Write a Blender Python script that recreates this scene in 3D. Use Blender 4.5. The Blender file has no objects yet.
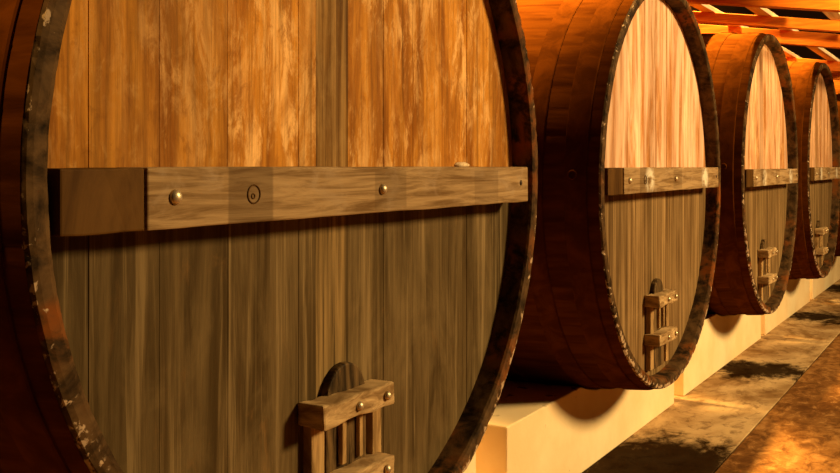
import bpy, bmesh, math, random
from mathutils import Vector, Matrix
random.seed(7)
S = bpy.context.scene
COL = S.collection
PI = math.pi

# ------------------------------------------------------------------ camera
EYE = 1.454
F_PX, THETA, HORIZON = 943.0, 0.544, 166.0
cd = bpy.data.cameras.new('camera')
cam = bpy.data.objects.new('camera', cd); COL.objects.link(cam)
cd.sensor_width = 36.0
cd.lens = F_PX / 840 * 36.0
cd.shift_y = -(236.5 - HORIZON) / 840
cd.clip_start = 0.05
cam.location = (0, 0, EYE)
fw = Vector((math.cos(THETA), math.sin(THETA), 0))
cam.rotation_euler = fw.to_track_quat('-Z', 'Y').to_euler()
S.camera = cam

# ------------------------------------------------------------------ node helpers
def mat(name):
    m = bpy.data.materials.new(name); m.use_nodes = True
    nt = m.node_tree; b = nt.nodes['Principled BSDF']
    return m, nt, b

def N(nt, t, **kw):
    n = nt.nodes.new(t)
    for k, v in kw.items():
        setattr(n, k, v)
    return n

def setin(nt, n, key, v):
    if isinstance(v, bpy.types.NodeSocket):
        nt.links.new(v, n.inputs[key])
    else:
        n.inputs[key].default_value = v

def math_(nt, op, a, b=None, clamp=False):
    n = N(nt, 'ShaderNodeMath', operation=op, use_clamp=clamp)
    setin(nt, n, 0, a)
    if b is not None: setin(nt, n, 1, b)
    return n.outputs[0]

def ramp01(nt, v, lo, hi, out0=0.0, out1=1.0):
    n = N(nt, 'ShaderNodeMapRange', interpolation_type='SMOOTHSTEP')
    setin(nt, n, 'Value', v); setin(nt, n, 'From Min', lo); setin(nt, n, 'From Max', hi)
    setin(nt, n, 'To Min', out0); setin(nt, n, 'To Max', out1)
    return n.outputs['Result']

def col(c): return (c[0], c[1], c[2], 1.0)

def mix(nt, f, a, b, blend='MIX'):
    n = N(nt, 'ShaderNodeMix', data_type='RGBA', blend_type=blend)
    setin(nt, n, 'Factor', f)
    for key, v in ((6, a), (7, b)):
        if isinstance(v, bpy.types.NodeSocket): nt.links.new(v, n.inputs[key])
        else: n.inputs[key].default_value = col(v)
    return n.outputs[2]

def objco(nt, scale=(1, 1, 1), loc=(0, 0, 0), rnd=0.0):
    t = N(nt, 'ShaderNodeTexCoord')
    v = t.outputs['Object']
    if rnd:
        oi = N(nt, 'ShaderNodeObjectInfo')
        a = math_(nt, 'MULTIPLY', oi.outputs['Random'], rnd)
        cx = N(nt, 'ShaderNodeCombineXYZ')
        for i in range(3): nt.links.new(a, cx.inputs[i])
        ad = N(nt, 'ShaderNodeVectorMath', operation='ADD')
        nt.links.new(v, ad.inputs[0]); nt.links.new(cx.outputs[0], ad.inputs[1]); v = ad.outputs[0]
    m = N(nt, 'ShaderNodeMapping')
    nt.links.new(v, m.inputs['Vector'])
    m.inputs['Scale'].default_value = scale; m.inputs['Location'].default_value = loc
    return m.outputs[0]

def noise(nt, vec, scale=1.0, detail=4.0, rough=0.55, dist=0.0):
    n = N(nt, 'ShaderNodeTexNoise')
    nt.links.new(vec, n.inputs['Vector'])
    n.inputs['Scale'].default_value = scale; n.inputs['Detail'].default_value = detail
    n.inputs['Roughness'].default_value = rough; n.inputs['Distortion'].default_value = dist
    return n.outputs['Fac']

def attr(nt, name, typ='GEOMETRY'):
    n = N(nt, 'ShaderNodeAttribute', attribute_name=name, attribute_type=typ)
    return n.outputs['Fac']

def bump(nt, b, h, strength=0.3, dist=0.01):
    n = N(nt, 'ShaderNodeBump')
    n.inputs['Strength'].default_value = strength; n.inputs['Distance'].default_value = dist
    nt.links.new(h, n.inputs['Height']); nt.links.new(n.outputs[0], b.inputs['Normal'])

def sepz(nt):
    t = N(nt, 'ShaderNodeTexCoord'); s = N(nt, 'ShaderNodeSeparateXYZ')
    nt.links.new(t.outputs['Object'], s.inputs[0]); return s.outputs

def finish(nt, b, c, rough=0.6, spec=0.3):
    setin(nt, b, 'Base Color', c); setin(nt, b, 'Roughness', rough)
    b.inputs['Specular IOR Level'].default_value = spec * .2

RB = 1.055                                            # belly radius: cask centre stands this far above its base

# -- boards of the cask heads: honey varnish above the crossbar, bare grey-brown oak below it
def m_head():
    m, nt, b = mat('head_oak')
    tone = attr(nt, 'tone'); green = attr(nt, 'green'); pale = attr(nt, 'pale', 'OBJECT')
    fine = noise(nt, objco(nt, (75, 20, 3.2), rnd=9), 1, 6, .65, .4)
    streak = noise(nt, objco(nt, (13, 6, 1.3), rnd=5), 1, 7, .64, .8)
    blot = noise(nt, objco(nt, (4.2, 4, 2.6), rnd=7), 1, 6, .62, .8)
    flake = noise(nt, objco(nt, (17, 6, 5.2), rnd=3), 1, 9, .74, .55)
    drip = noise(nt, objco(nt, (34, 6, .9), rnd=4), 1, 6, .62, .5)
    up = mix(nt, ramp01(nt, streak, .34, .66), (.27, .085, .006), (.60, .25, .034))
    mott = noise(nt, objco(nt, (26, 9, 15), rnd=6), 1, 6, .7, .6)
    fl = math_(nt, 'MULTIPLY', ramp01(nt, flake, .46, .60), ramp01(nt, blot, .36, .58, .15, 1.0))
    fl = math_(nt, 'MULTIPLY', fl, ramp01(nt, tone, .2, .9, .45, 1.25), True)
    up = mix(nt, fl, up, (.80, .44, .15))
    up = mix(nt, ramp01(nt, mott, .52, .68, 0, .5), up, (.26, .085, .008))
    up = mix(nt, ramp01(nt, mott, .46, .32, 0, .35), up, (.74, .40, .12))
    up = mix(nt, math_(nt, 'MULTIPLY', ramp01(nt, blot, .52, .70), .45), up, (.27, .10, .010))
    up = mix(nt, ramp01(nt, drip, .54, .70, 0, .6), up, (.16, .066, .010))
    up = mix(nt, math_(nt, 'MULTIPLY', pale, .82), up, mix(nt, ramp01(nt, streak, .34, .64), (.50, .20, .060), (.98, .66, .48)))
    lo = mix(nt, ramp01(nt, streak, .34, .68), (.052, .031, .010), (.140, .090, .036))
    lo = mix(nt, math_(nt, 'MULTIPLY', ramp01(nt, blot, .44, .68), .55), lo, (.190, .125, .052))
    lo = mix(nt, ramp01(nt, drip, .52, .66, 0, .65), lo, (.28, .19, .085))
    lo = mix(nt, ramp01(nt, flake, .58, .74, 0, .35), lo, (.24, .12, .035))
    lo = mix(nt, math_(nt, 'MULTIPLY', pale, .52), lo, mix(nt, ramp01(nt, drip, .35, .65), (.13, .060, .016), (.46, .27, .11)))
    z = sepz(nt)[2]
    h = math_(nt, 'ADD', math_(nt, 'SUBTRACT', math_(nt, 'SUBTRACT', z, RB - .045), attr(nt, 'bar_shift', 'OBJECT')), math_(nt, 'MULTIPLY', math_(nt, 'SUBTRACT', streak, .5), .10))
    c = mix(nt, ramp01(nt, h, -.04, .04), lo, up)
    olive = mix(nt, ramp01(nt, drip, .38, .62), (.060, .036, .012), (.38, .235, .085))
    c = mix(nt, math_(nt, 'MULTIPLY', math_(nt, 'MULTIPLY', green, .72), math_(nt, 'SUBTRACT', 1.0, math_(nt, 'MULTIPLY', pale, .9))), c, olive)
    c = mix(nt, ramp01(nt, fine, .28, .60, .35, 0), c, (.04, .018, .004))
    v = N(nt, 'ShaderNodeHueSaturation'); setin(nt, v, 'Color', c)
    setin(nt, v, 'Value', ramp01(nt, tone, 0, 1, .80, 1.18)); c = v.outputs[0]
    finish(nt, b, c, ramp01(nt, streak, .3, .7, .6, .8), .25)
    bump(nt, b, fine, .35, .006)
    return m

# -- varnished red-orange staves of the cask sides
def m_stave():
    m, nt, b = mat('stave_varnish')
    tone = attr(nt, 'tone')
    g = noise(nt, objco(nt, (22, 2.0, 22), rnd=4), 1, 6, .6, .5)
    bl = noise(nt, objco(nt, (3, 2, 3), rnd=3), 1, 5, .6, .8)
    c = mix(nt, ramp01(nt, g, .3, .7), (.050, .012, .001), (.100, .026, .002))
    c = mix(nt, ramp01(nt, bl, .5, .75, 0, .6), c, (.028, .006, .0008))
    v = N(nt, 'ShaderNodeHueSaturation'); setin(nt, v, 'Color', c)
    setin(nt, v, 'Value', ramp01(nt, tone, 0, 1, .95, 1.05)); c = v.outputs[0]
    finish(nt, b, c, .9, 0); bump(nt, b, g, .25, .004)
    return m

def m_hoop():
    m, nt, b = mat('hoop_rusty_iron')
    g = noise(nt, objco(nt, (9, 9, 9), rnd=4), 1, 6, .65, .6)
    c = mix(nt, ramp01(nt, g, .35, .68), (.060, .015, .0012), (.110, .028, .0022))
    finish(nt, b, c, .9, 0); bump(nt, b, g, .3, .004)
    return m

def m_chime():
    m, nt, b = mat('chime_worn_oak')
    g = noise(nt, objco(nt, (14, 14, 14), rnd=6), 1, 6, .65, .4)
    k = noise(nt, objco(nt, (38, 50, 38), rnd=8), 1, 4, .6, .4)
    r = noise(nt, objco(nt, (4, 4, 4), rnd=2), 1, 3, .5)
    c = mix(nt, ramp01(nt, g, .3, .7), (.012, .006, .002), (.120, .064, .024))
    c = mix(nt, math_(nt, 'MULTIPLY', ramp01(nt, r, .50, .66), ramp01(nt, g, .4, .6)), c, (.20, .055, .008))
    # pale flaking along the outer and the lower edge of the rim
    x, y, z = sepz(nt)
    dz = math_(nt, 'SUBTRACT', z, RB)
    rad = math_(nt, 'SQRT', math_(nt, 'ADD', math_(nt, 'MULTIPLY', x, x), math_(nt, 'MULTIPLY', dz, dz)))
    edge = ramp01(nt, rad, .972, .992)
    low = ramp01(nt, dz, -.75, .10, .75, .0)
    th = math_(nt, 'SUBTRACT', .70, math_(nt, 'MULTIPLY', math_(nt, 'ADD', math_(nt, 'MULTIPLY', edge, .55), low), .17))
    chip = math_(nt, 'MULTIPLY', math_(nt, 'SUBTRACT', k, th), 18.0, True)
    c = mix(nt, math_(nt, 'MULTIPLY', chip, ramp01(nt, rad, .966, .984)), c, (.50, .34, .20))
    finish(nt, b, c, .7, .25); bump(nt, b, g, .3, .003)
    return m

# -- grey-brown beam across the head, with its darker blocks and faded squares as on the wood itself
def m_bar():
    m, nt, b = mat('crossbar_oak')
    g = noise(nt, objco(nt, (3.0, 8, 46), rnd=5), 1, 6, .65, .7)
    s2 = noise(nt, objco(nt, (8, 8, 12), rnd=6), 1, 5, .6, .6)
    c = mix(nt, ramp01(nt, g, .30, .66), (.15, .078, .026), (.40, .255, .120))
    c = mix(nt, ramp01(nt, s2, .52, .72, 0, .5), c, (.40, .28, .17))
    x, y, z = sepz(nt)
    def band(x0, x1, z0=-9, z1=9):
        a = math_(nt, 'MULTIPLY', ramp01(nt, x, x0 - .004, x0 + .004), ramp01(nt, x, x1 - .004, x1 + .004, 1, 0))
        if z0 > -9:
            a = math_(nt, 'MULTIPLY', a, math_(nt, 'MULTIPLY', ramp01(nt, z, z0 - .004, z0 + .004), ramp01(nt, z, z1 - .004, z1 + .004, 1, 0)))
        return a
    zc = RB - .0375
    sq = math_(nt, 'MULTIPLY', band(-.545, -.409), .50)
    c = mix(nt, sq, c, (.085, .046, .018))
    c = mix(nt, math_(nt, 'MULTIPLY', band(-.02, .125, zc - .05, zc + .045), .33), c, (.085, .046, .018))
    c = mix(nt, math_(nt, 'MULTIPLY', band(.506, .66, zc - .055, zc + .045), .30), c, (.11, .06, .025))
    pale = attr(nt, 'pale', 'OBJECT')
    for cx in (-.40, .58):
        dx = math_(nt, 'SUBTRACT', x, cx); dz = math_(nt, 'SUBTRACT', z, zc)
        d = math_(nt, 'SQRT', math_(nt, 'ADD', math_(nt, 'MULTIPLY', dx, dx), math_(nt, 'MULTIPLY', dz, dz)))
        blotch = math_(nt, 'MULTIPLY', ramp01(nt, d, .03, .085, 1, 0), ramp01(nt, s2, .36, .52))
        c = mix(nt, math_(nt, 'MULTIPLY', math_(nt, 'MULTIPLY', blotch, pale), 1.0, True), c, (.75, .66, .50))
    finish(nt, b, c, .65, .25); bump(nt, b, g, .35, .006)
    return m

def m_wood(name, a, b_, sc=(30, 10, 4), rough=.65, bs=.35):
    m, nt, b = mat(name)
    g = noise(nt, objco(nt, sc, rnd=5), 1, 6, .65, .8)
    finish(nt, b, mix(nt, ramp01(nt, g, .30, .70), a, b_), rough, .25); bump(nt, b, g, bs, .006)
    return m

def m_metal(name, c0, c1, rough=.42):
    m, nt, b = mat(name)
    g = noise(nt, objco(nt, (60, 60, 60), rnd=5), 1, 4)
    finish(nt, b, mix(nt, g, c0, c1), rough, .4); b.inputs['Metallic'].default_value = .75
    return m

def m_plinth():
    m, nt, b = mat('plinth_limewash')
    g = noise(nt, objco(nt, (2.5, 2.5, 2.5), rnd=5), 1, 6, .6)
    f = noise(nt, objco(nt, (22, 22, 22), rnd=5), 1, 5, .7)
    c = mix(nt, ramp01(nt, g, .35, .7), (.86, .62, .32), (.93, .73, .42))
    c = mix(nt, ramp01(nt, f, .66, .76, 0, .55), c, (.34, .21, .10))
    vo = N(nt, 'ShaderNodeTexVoronoi'); nt.links.new(objco(nt, (13, 13, 13)), vo.inputs['Vector']); vo.inputs['Scale'].default_value = 1.0
    spots = math_(nt, 'MULTIPLY', ramp01(nt, math_(nt, 'ADD', vo.outputs['Distance'], math_(nt, 'MULTIPLY', math_(nt, 'SUBTRACT', f, .5), 1.2)), .16, .30, 1, 0), ramp01(nt, g, .46, .54))
    spots = math_(nt, 'MULTIPLY', spots, ramp01(nt, sepz(nt)[2], .403, .408))
    c = mix(nt, math_(nt, 'MULTIPLY', spots, .85), c, (.05, .022, .008))
    finish(nt, b, c, .85, .15); bump(nt, b, f, .2, .006)
    return m

def m_floor():
    m, nt, b = mat('floor_worn_concrete')
    g = noise(nt, objco(nt, (1.1, 1.8, 1)), 1, 7, .65, .8)
    f = noise(nt, objco(nt, (9, 14, 9)), 1, 6, .7, .5)
    c = mix(nt, ramp01(nt, g, .32, .68), (.15, .058, .013), (.31, .138, .036))
    c = mix(nt, ramp01(nt, f, .50, .66, 0, .7), c, (.46, .23, .072))
    c = mix(nt, ramp01(nt, f, .36, .52, .75, 0), c, (.095, .036, .010))
    finish(nt, b, c, .8, .1); bump(nt, b, f, .3, .008)
    return m

SHADE_BANDS = [(4.42, 1.40, .70, .60), (7.02, 1.42, .34, .50), (9.75, 1.46, .40, .40), (12.2, 1.40, .4, .6), (1.9, 1.4, .6, .6)]  # shadows in front of the casks, painted into the strip colour
def m_strip():
    m, nt, b = mat('floor_strip_shaded_concrete')
    g = noise(nt, objco(nt, (1.6, 2.6, 1)), 1, 7, .65, .8)
    f = noise(nt, objco(nt, (8, 12, 8)), 1, 6, .7, .5)
    c = mix(nt, ramp01(nt, g, .32, .66), (.24, .125, .042), (.60, .40, .19))
    c = mix(nt, ramp01(nt, f, .32, .50, .65, 0), c, (.13, .060, .020))
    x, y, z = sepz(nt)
    shade = None
    for (sx, sy, rx, ry) in SHADE_BANDS:
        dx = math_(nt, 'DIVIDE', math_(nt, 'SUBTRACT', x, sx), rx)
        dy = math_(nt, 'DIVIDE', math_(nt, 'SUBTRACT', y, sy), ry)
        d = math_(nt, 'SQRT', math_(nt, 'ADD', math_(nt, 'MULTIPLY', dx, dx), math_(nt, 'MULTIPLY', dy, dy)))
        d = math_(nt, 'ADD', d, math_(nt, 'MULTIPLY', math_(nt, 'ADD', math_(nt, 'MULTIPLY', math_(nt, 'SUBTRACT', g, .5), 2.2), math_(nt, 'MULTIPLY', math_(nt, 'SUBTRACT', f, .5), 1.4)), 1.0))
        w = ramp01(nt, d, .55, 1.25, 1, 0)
        shade = w if shade is None else math_(nt, 'MAXIMUM', shade, w)
    c = mix(nt, math_(nt, 'MULTIPLY', shade, .96), c, mix(nt, f, (.003, .0012, .0004), (.030, .012, .003)))
    finish(nt, b, c, .95, 0)
    bump(nt, b, f, .3, .008)
    return m

def m_plain(name, a, b_, sc=2.0, rough=.9):
    m, nt, b = mat(name)
    g = noise(nt, objco(nt, (sc, sc, sc)), 1, 6, .6)
    finish(nt, b, mix(nt, g, a, b_), rough, .15)
    return m

M = dict(head=m_head(), stave=m_stave(), hoop=m_hoop(), chime=m_chime(), bar=m_bar(),
         bar_end=m_wood('crossbar_dark_end', (.040, .016, .003), (.120, .055, .012), (7, 8, 2)),
         batten=m_wood('batten_worn_oak', (.20, .11, .04), (.60, .40, .19), (9, 9, 34)),
         jamb=m_wood('jamb_oak', (.16, .085, .028), (.52, .32, .13), (34, 9, 5)),
         door=m_wood('hatch_dark_oak', (.010, .006, .003), (.19, .11, .042), (26, 9, 4), .6, .6),
         bolt=m_metal('bolt_iron', (.45, .34, .20), (.75, .60, .38)),
         nail=m_metal('nail_dark_iron', (.03, .02, .015), (.08, .05, .03), .6),
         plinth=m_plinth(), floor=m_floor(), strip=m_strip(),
         joist=m_wood('joist_orange_timber', (.52, .12, .010), (.80, .23, .020), (5, 2, 22), .6, .2),
         plank=m_wood('plank_pale_timber', (.60, .40, .20), (.88, .68, .42), (2, 20, 20), .6, .2),
         wall=m_plain('wall_dark_plaster', (.045, .022, .010), (.085, .040, .018)),
         ceil=m_plain('ceiling_dark_timber', (.030, .014, .006), (.060, .026, .010)))

# ------------------------------------------------------------------ mesh helpers
def obj(name, bm, m, parent=None, smooth=False, bev=0.0, loc=None):
    bmesh.ops.recalc_face_normals(bm, faces=bm.faces[:])
    me = bpy.data.meshes.new(name); bm.to_mesh(me); bm.free()
    me.materials.append(m)
    for p in me.polygons: p.use_smooth = smooth
    o = bpy.data.objects.new(name, me); COL.objects.link(o)
    if parent: o.parent = parent
    if loc: o.location = loc
    if bev:
        md = o.modifiers.new('bevel', 'BEVEL'); md.width = bev; md.segments = 2; md.limit_method = 'ANGLE'
    return o

def box(bm, x0, x1, y0, y1, z0, z1):
    v = [bm.verts.new(p) for p in ((x0, y0, z0), (x1, y0, z0), (x1, y1, z0), (x0, y1, z0), (x0, y0, z1), (x1, y0, z1), (x1, y1, z1), (x0, y1, z1))]
    for f in ((0, 1, 2, 3), (4, 5, 6, 7), (0, 1, 5, 4), (1, 2, 6, 5), (2, 3, 7, 6), (3, 0, 4, 7)):
        bm.faces.new([v[i] for i in f])
    return v

def subdivided_box(bm, x0, x1, y0, y1, z0, z1, nx, jit, rnd):
    """a hand-worked timber: a box cut along x whose long edges wander a little"""
    rings = []
    for i in range(nx + 1):
        x = x0 + (x1 - x0) * i / nx
        j = lambda: rnd.uniform(-jit, jit)
        rings.append([bm.verts.new((x, y0 + j(), z0 + j())), bm.verts.new((x, y1, z0 + j())),
                      bm.verts.new((x, y1, z1 + j())), bm.verts.new((x, y0 + j(), z1 + j()))])
    for a, b in zip(rings, rings[1:]):
        for k in range(4):
            bm.faces.new((a[k], a[(k + 1) % 4], b[(k + 1) % 4], b[k]))
    bm.faces.new(rings[0]); bm.faces.new(rings[-1])

def dome(bm, cx, cy, cz, r, depth, seg=14, rings=4):
    """rounded bolt head that bulges towards -y from the plane y = cy"""
    prev = None
    for i in range(rings + 1):
        a = PI / 2 * i / rings
        rr, yy = r * math.cos(a), cy - depth * math.sin(a)
        if i == rings:
            top = bm.verts.new((cx, yy, cz))
            for k in range(seg): bm.faces.new((prev[k], prev[(k + 1) % seg], top))
        else:
            ring = [bm.verts.new((cx + rr * math.cos(2 * PI * k / seg), yy, cz + rr * math.sin(2 * PI * k / seg))) for k in range(seg)]
            if prev:
                for k in range(seg): bm.faces.new((prev[k], prev[(k + 1) % seg], ring[(k + 1) % seg], ring[k]))
            else:
                bm.faces.new(ring)
            prev = ring

def torus(bm, c, R, r, axis='y', seg=24, sub=8):
    rr = []
    for i in range(seg):
        a = 2 * PI * i / seg; ring = []
        for k in range(sub):
            b = 2 * PI * k / sub
            u = (R + r * math.cos(b)); w = r * math.sin(b)
            p = (u * math.cos(a), w, u * math.sin(a)) if axis == 'y' else (w, u * math.cos(a), u * math.sin(a))
            ring.append(bm.verts.new((c[0] + p[0], c[1] + p[1], c[2] + p[2])))
        rr.append(ring)
    for i in range(seg):
        a, b = rr[i], rr[(i + 1) % seg]
        for k in range(sub):
            bm.faces.new((a[k], a[(k + 1) % sub], b[(k + 1) % sub], b[k]))

def empty(name, loc, label=None, cat=None, group=None):
    o = bpy.data.objects.new(name, None); COL.objects.link(o); o.location = loc
    o.empty_display_size = .2
    tag(o, label, cat, group); return o

def tag(o, label=None, cat=None, group=None, kind=None):
    for k, v in (('label', label), ('category', cat), ('group', group), ('kind', kind)):
        if v: o[k] = v
    return o

# ------------------------------------------------------------------ the wine cask (front face at y = 0, belly bottom at z = 0)
LEN = 1.90
def rad(y): return 1.0 + (RB - 1.0) * math.sin(PI * max(0, min(1, y / LEN))) ** 0.9
NST = 58

def make_cask():
    root = empty('wine_cask', (0, 0, 0))
    rnd = random.Random(3)
    # --- staves
    bm = bmesh.new(); tone = bm.faces.layers.float.new('tone')
    ys = [.012, .05, .1, .16, .25, .34, .46, .6, .78, .95, 1.12, 1.3, 1.45, 1.6, 1.75, 1.85, LEN - .012]
    prof = []
    angs = []
    for i in range(NST):
        a0 = 2 * PI * i / NST; w = 2 * PI / NST
        for fr, dr in ((0.0, -.0008), (.06, 0), (.35, .0003), (.65, .0003), (.94, 0)):
            angs.append((a0 + fr * w, dr, i))
    tones = [rnd.random() for _ in range(NST)]
    rings = []
    for y in ys:
        rings.append([bm.verts.new(((rad(y) + dr) * math.cos(a), y, RB + (rad(y) + dr) * math.sin(a))) for a, dr, i in angs])
    n = len(angs)
    for r0, r1 in zip(rings, rings[1:]):
        for k in range(n):
            f = bm.faces.new((r0[k], r0[(k + 1) % n], r1[(k + 1) % n], r1[k])); f[tone] = tones[angs[k][2]]
    obj('stave_body', bm, M['stave'], root, smooth=True)
    # --- worn chime: the proud ends of the staves around the head
    for back in (False, True):
        bm = bmesh.new(); rings = []
        pr = [(1.0005, .030), (1.001, .012), (.996, .003), (.985, 0.0), (.965, 0.0), (.955, .004), (.951, .012), (.946, .098)]
        m_ = 58 * 6
        wob = [[rnd.uniform(-1, 1) for _ in range(m_)] for _ in pr]
        stj = [rnd.uniform(-1, 1) for _ in range(NST)]
        for q, (r, y) in enumerate(pr):
            ring = []
            for k in range(m_):
                a = 2 * PI * k / m_
                st = stj[k // 6]
                seam = -.0012 if k % 6 == 0 and 1 <= q <= 6 else 0
                chip = 0
                if q in (2, 3) and wob[2][k] > .86: chip = .003
                rr = r + wob[q][k] * (.0006 if 1 <= q <= 6 else 0) + (st * .0005 if q > 0 else 0) - chip * (1 if q == 2 else .6)
                yy = y + (abs(wob[q][k]) * .0006 + (st + 1) * .0005 + chip * .6 - seam * .6 if 1 <= q <= 6 else 0)
                if back: yy = LEN - yy
                ring.append(bm.verts.new((rr * math.cos(a), yy, RB + rr * math.sin(a))))
            rings.append(ring)
        for r0, r1 in zip(rings, rings[1:]):
            for k in range(m_):
                bm.faces.new((r0[k], r0[(k + 1) % m_], r1[(k + 1) % m_], r1[k]))
        obj('chime_rim', bm, M['chime'], root)
    # --- hoops
    for (y0, y1) in ((.060, .157), (.250, .340), (.600, .690), (1.210, 1.300), (1.560, 1.650), (1.743, 1.840)):
        bm = bmesh.new(); m_ = 360; rings = []
        for q in range(6):
            y = [y0, y0, y0 + .004, y1 - .004, y1, y1][q]
            h = [-.010, .004, .0065, .0065, .004, -.010][q]
            rings.append([bm.verts.new(((rad(y) + h) * math.cos(2 * PI * k / m_), y, RB + (rad(y) + h) * math.sin(2 * PI * k / m_))) for k in range(m_)])
        for r0, r1 in zip(rings, rings[1:]):
            for k in range(m_):
                bm.faces.new((r0[k], r0[(k + 1) % m_], r1[(k + 1) % m_], r1[k]))
        for k in range(m_):
            bm.faces.new((rings[-1][k], rings[-1][(k + 1) % m_], rings[0][(k + 1) % m_], rings[0][k]))
        hp = obj('hoop', bm, M['hoop'], root, smooth=False)
        if y0 < .1:                                   # small iron eye on the front hoop
            bm = bmesh.new()
            torus(bm, (-rad(.12) - .014, .118, RB + .055), .017, .004, 'x')
            obj('hoop_eye', bm, M['hoop'], hp)
    # --- head of upright boards
    for back in (False, True):
        bm = bmesh.new(); tone = bm.faces.layers.float.new('tone'); gl = bm.faces.layers.float.new('green')
        RH = .9505
        bs = [-RH, -.815, -.645, -.452, -.212, -.145, -.012, .150, .300, .454, .620, .790, RH]
        tn = [.30, .28, .45, .85, .60, .40, .62, .60, .55, .80, .62, .35]
        gn = [0, .12, .10, .0, .15, 1.0, .12, 0, 0, 0, 0, 0]
        for i in range(len(bs) - 1):
            x0, x1 = bs[i], bs[i + 1]
            dep = .0755 + rnd.uniform(0, .0015)
            nn = 10
            def outline(e):
                xa, xb = x0 + e, x1 - e
                pts = []
                for k in range(nn + 1):
                    x = xa + (xb - xa) * k / nn
                    pts.append((x, math.sqrt(max(0, (RH - e * .2) ** 2 - x * x))))
                top = pts; bot = [(x, -z) for x, z in reversed(pts)]
                if top[0][1] < 1e-6: bot = bot[:-1]
                if top[-1][1] < 1e-6: bot = bot[1:]
                return top + bot
            fy = (lambda y: LEN - y) if back else (lambda y: y)
            a = [bm.verts.new((x, fy(dep), RB + z)) for x, z in outline(.0009)]
            b = [bm.verts.new((x, fy(dep + .0014), RB + z)) for x, z in outline(.0004)]
            c = [bm.verts.new((x, fy(dep + .045), RB + z)) for x, z in outline(.0004)]
            fs = [bm.faces.new(a), bm.faces.new(c)]
            for p, q in ((a, b), (b, c)):
                for k in range(len(p)):
                    fs.append(bm.faces.new((p[k], p[(k + 1) % len(p)], q[(k + 1) % len(p)], q[k])))
            for f in fs: f[tone] = tn[i]; f[gl] = gn[i]
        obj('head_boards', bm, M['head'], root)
    # --- beam across the head
    ZT = RB + .0185; ZB = RB - .0965
    bm = bmesh.new(); subdivided_box(bm, -.757, .885, -.012, .0755, ZB, ZT, 22, .0016, rnd)
    bar = obj('crossbar', bm, M['bar'], root, bev=.004)
    bm = bmesh.new(); subdivided_box(bm, -.940, -.7575, -.007, .0755, ZB, ZT - .002, 4, .0016, rnd)  # left end block, coloured darker than the bar
    tag(obj('crossbar_end', bm, M['bar_end'], bar, bev=.004), 'dark left end block')
    zc = RB - .0375
    for bx, r in ((-.690, .0150), (.012, .0135)):
        bm = bmesh.new(); dome(bm, bx, -.012, zc, r, .012)
        obj('bolt', bm, M['bolt'], bar, smooth=True)
    bm = bmesh.new(); dome(bm, .826, -.0118, zc + .004, .009, .004)
    obj('nail', bm, M['nail'], bar, smooth=True)
    bm = bmesh.new(); torus(bm, (-.470, -.0125, zc), .019, .0018, 'y', 20, 6); torus(bm, (-.472, -.0122, zc - .004), .005, .0016, 'y', 10, 6)
    tag(obj('stamped_ring', bm, M['bar_end'], bar), 'small dark ring stamped in the crossbar')
    # --- hatch: arched board held by two battens between jambs
    bm = bmesh.new()
    xa, xb, zt, zb = -.135, .035, RB - .468, RB - .905
    cx, hw = (xa + xb) / 2, (xb - xa) / 2
    pts = [(xa, zb), (xb, zb)] + [(cx + hw * math.cos(PI * k / 14), (zt - .095) + .095 * math.sin(PI * k / 14)) for k in range(15)]
    fr = [bm.verts.new((x, .052, z)) for x, z in pts]; bk = [bm.verts.new((x, .077, z)) for x, z in pts]
    bm.faces.new(fr); bm.faces.new(bk)
    for k in range(len(pts)): bm.faces.new((fr[k], fr[(k + 1) % len(pts)], bk[(k + 1) % len(pts)], bk[k]))
    hatch = obj('hatch', bm, M['door'], root, bev=.005)
    for zt_ in (RB - .535, RB - .722):
        bm = bmesh.new(); subdivided_box(bm, -.218, .088, -.002, .0755, zt_ - .056, zt_, 6, .0035, rnd)
        obj('batten', bm, M['batten'], hatch, bev=.006)
        for bx in (-.075, .048):
            bm = bmesh.new(); dome(bm, bx, -.003, zt_ - .028, .012, .010)
            obj('batten_bolt', bm, M['bolt'], hatch, smooth=True)
    for x0, x1 in ((-.198, -.146), (.058, .100)):
        bm = bmesh.new(); box(bm, x0, x1, .048, .0755, RB - .90, RB - .5905)
        obj('jamb', bm, M['jamb'], hatch, bev=.004)
    bm = bmesh.new(); box(bm, -.088, -.070, .038, .053, RB - .71, RB - .592); box(bm, -.012, .004, .040, .053, RB - .71, RB - .592)
    obj('hatch_slat', bm, M['jamb'], hatch, bev=.003)
    return root

def kids(o): return [c for c in COL.objects if c.parent == o]
def copy_tree(o, parent=None):
    ch = kids(o)
    c = o.copy(); COL.objects.link(c)
    if parent: c.parent = parent
    for k in ch: copy_tree(k, c)
    return c

FACE = 1.327
CASKS = [  # centre along the row, height of centre above the eye, radius, paleness of head
    (1.978, -.021, 1.009, 0.0, 0.0), (4.573, -.089, .979, .85, .065), (7.118, -.057, .997, .65, .0175), (9.633, -.041, 1.012, .55, .010), (12.16, -.05, 1.0, .5, .02)]
LAB = ['largest and nearest wine cask, honey-coloured head filling the left of the row',
       'second wine cask from the left, pale peach head with white marks on its crossbar',
       'third wine cask from the left, narrow head between the second cask and the far ones',
       'fourth wine cask, cut off by the right edge of the photo',
       'farthest wine cask, mostly hidden behind the fourth cask']
proto = make_cask()
roots = [proto] + [copy_tree(proto) for _ in CASKS[1:]]
for o, (cx, hc, r, pale, dz), lab in zip(roots, CASKS, LAB):
    o.location = (cx, FACE, EYE + hc - RB * r); o.scale = (r, r, r)
    tag(o, lab, 'wine cask', 'row of wooden wine casks')
    def setp(x):
        x['pale'] = float(pale); x['bar_shift'] = float(dz)
        for k in kids(x): setp(k)
    for k in kids(o):
        setp(k)
        if k.name.startswith('crossbar'): k.location.z = dz

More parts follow.
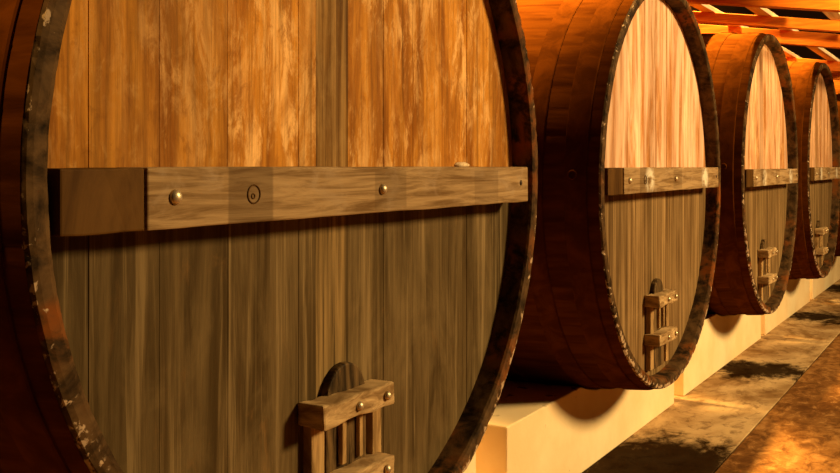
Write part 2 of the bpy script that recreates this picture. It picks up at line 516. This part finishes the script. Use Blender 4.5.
bm = bmesh.new()
bmesh.ops.create_icosphere(bm, subdivisions=3, radius=1.0)
for v in bm.verts:
    k = 1 + .16 * math.sin(5 * v.co.x + 3 * v.co.y) + .10 * math.sin(9 * v.co.y + 4 * v.co.z)
    v.co = Vector((v.co.x * .034 * k, v.co.y * .016 * k, max(-.35, v.co.z) * .010 * k))
tag(obj('plaster_crumb', bm, M['plank'], smooth=True, loc=(2.49, FACE + .035, EYE + .0015)),
    'small pale plaster crumb lying on top of the nearest crossbar', 'crumb')

# ------------------------------------------------------------------ plinths: one block with a hollow top under each cask
PY0, PY1, PTOP, PHW = 1.654, 2.95, EYE - 1.044, 1.166
PL = ['pale plinth block at the photo bottom, mostly hidden below the nearest cask',
      'bright limewashed plinth block under the second cask, with a spotted top',
      'limewashed plinth block under the third cask', 'limewashed plinth block under the fourth cask',
      'limewashed plinth block under the farthest cask']
for (cx, hc, r, pale, dz), lab in zip(CASKS, PL):
    bm = bmesh.new(); nx, ny = 64, 16
    zc = EYE + hc
    top = []
    for j in range(ny + 1):
        y = PY0 + (PY1 - PY0) * j / ny; row = []
        for i in range(nx + 1):
            x = -PHW + 2 * PHW * i / nx
            rr = (rad((y - FACE) / r) + .012) * r
            z = min(PTOP, zc - math.sqrt(max(0, rr * rr - x * x))) if abs(x) < rr else PTOP
            row.append(bm.verts.new((x, y, z)))
        top.append(row)
    for j in range(ny):
        for i in range(nx):
            bm.faces.new((top[j][i], top[j][i + 1], top[j + 1][i + 1], top[j + 1][i]))
    edge = top[0] + [top[j][nx] for j in range(1, ny + 1)] + top[ny][-2::-1] + [top[j][0] for j in range(ny - 1, 0, -1)]
    low = [bm.verts.new((v.co.x, v.co.y, 0)) for v in edge]
    for k in range(len(edge)):
        bm.faces.new((edge[k], edge[(k + 1) % len(edge)], low[(k + 1) % len(edge)], low[k]))
    bm.faces.new(low)
    o = obj('plinth', bm, M['plinth'], loc=(cx, 0, 0), bev=.006)
    tag(o, lab, 'plinth', 'limewashed plinths under the casks')

# ------------------------------------------------------------------ open timber deck above the casks
def jz(y): return EYE + .977 + .15 * (y - 1.33)
JH = .075
JS = [(5.78, .090), (6.97, .072), (7.80, .105), (10.30, .100), (11.6, .100), (12.9, .100)]
JL = ['topmost orange joist, running along the upper right edge of the photo',
      'orange joist passing just above the third cask',
      'orange joist directly below the one over the third cask',
      'orange joist just above and behind the fourth cask', 'orange joist before the farthest cask', 'farthest orange joist of the deck']
WALL_Y = 3.9
for (s, jh), lab in zip(JS, JL):
    bm = bmesh.new()
    v = box(bm, s - .05, s + .05, .72, WALL_Y, JH - jh, JH)
    for q in v: q.co.z += jz(q.co.y)
    o = obj('joist', bm, M['joist'], bev=.004)
    tag(o, lab, 'joist', 'joists of the deck above the casks')
for y, lab in ((.83, 'frontmost pale plank lying across the joists'), (1.31, 'second pale plank from the front lying across the joists'),
               (1.70, 'third pale plank from the front lying across the joists'), (2.15, 'rearmost pale plank lying across the joists')):
    bm = bmesh.new()
    v = box(bm, 5.6, 13.1, y, y + .10, JH + .001, JH + .034)
    for q in v: q.co.z += jz(q.co.y)
    o = obj('plank', bm, M['plank'], bev=.003)
    tag(o, lab, 'plank', 'planks of the deck above the casks')

bm = bmesh.new(); box(bm, 5.5, 13.3, 2.25, 2.37, EYE + 1.030, EYE + 1.1085)
tag(obj('deck_beam', bm, M['joist'], bev=.004), 'long timber beam lying on the casks below the joists', 'beam')

# ------------------------------------------------------------------ setting
bm = bmesh.new()
v = box(bm, 5.5, 13.3, WALL_Y - .14, WALL_Y, -.19, -.03)
for q in v: q.co.z += jz(q.co.y)
tag(obj('trim_2', bm, M['joist']), kind='structure')
JOINT = 1.124
bm = bmesh.new(); box(bm, -5, 20, -11, JOINT - .004, -.12, 0)
tag(obj('floor', bm, M['floor'], bev=.003), kind='structure')
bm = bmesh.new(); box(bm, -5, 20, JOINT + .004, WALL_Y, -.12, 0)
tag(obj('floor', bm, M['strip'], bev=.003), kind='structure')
bm = bmesh.new(); box(bm, -5, 20, JOINT - .004, JOINT + .004, -.12, -.012)
tag(obj('trim_1', bm, M['ceil']), kind='structure')
bm = bmesh.new(); box(bm, -5, 20, WALL_Y, WALL_Y + .2, -.12, 8)
tag(obj('wall_back', bm, M['wall']), kind='structure')
bm = bmesh.new(); box(bm, 20, 20.2, -11, WALL_Y + .2, -.12, 8)
tag(obj('wall_right', bm, M['wall']), kind='structure')
bm = bmesh.new(); box(bm, -5, 20.2, -11, WALL_Y + .2, 8, 8.2)
tag(obj('ceiling', bm, M['ceil']), kind='structure')

# ------------------------------------------------------------------ light
def area(name, loc, target, size, power, c, spread=180):
    l = bpy.data.lights.new(name, 'AREA'); l.shape = 'DISK'; l.size = size; l.energy = power; l.color = c
    l.spread = math.radians(spread)
    o = bpy.data.objects.new(name, l); COL.objects.link(o); o.location = loc
    o.rotation_euler = (Vector(target) - Vector(loc)).to_track_quat('-Z', 'Y').to_euler()
    return o
def spot(name, loc, target, angle, power, c, r=.15, blend=.6):
    l = bpy.data.lights.new(name, 'SPOT'); l.spot_size = math.radians(angle); l.energy = power; l.color = c
    l.shadow_soft_size = r; l.spot_blend = blend
    o = bpy.data.objects.new(name, l); COL.objects.link(o); o.location = loc
    o.rotation_euler = (Vector(target) - Vector(loc)).to_track_quat('-Z', 'Y').to_euler()
    return o
spot('cask_side_fill', (0.1, FACE + .8, EYE + 4.6), (1.0, FACE + .4, EYE + .7), 26, 1900, (1.0, .62, .20), .2, .6)  # added spot that brightens the left side of the nearest cask
WARM = (1.0, .70, .31)
area('hall_lamp', (6.5, -5.5, 4.7), (5.0, 1.3, 1.2), 1.5, 1110, WARM)
for cx, hc, r, pale, dz in CASKS:                        # lamps hung high over the casks
    spot('deck_lamp', (cx, FACE + .70, EYE + 5.0), (cx, FACE + .80, EYE), 30, 21000, (1.0, .62, .20), .12, .95)
spot('joist_fill_spot', (.6, -1.6, 1.9), (7.4, 1.3, 2.74), 12, 4600, (1.0, .62, .20), .12, .9)  # added narrow spot from the camera side to brighten the joists

w = bpy.data.worlds.new('world'); S.world = w; w.use_nodes = True
bg = w.node_tree.nodes['Background']; bg.inputs[0].default_value = (1.0, .6, .3, 1); bg.inputs[1].default_value = .001

S.view_settings.view_transform = 'Standard'; S.view_settings.look = 'None'
S.view_settings.gamma = 1.0; S.view_settings.exposure = 0.0; S.view_settings.use_curve_mapping = False
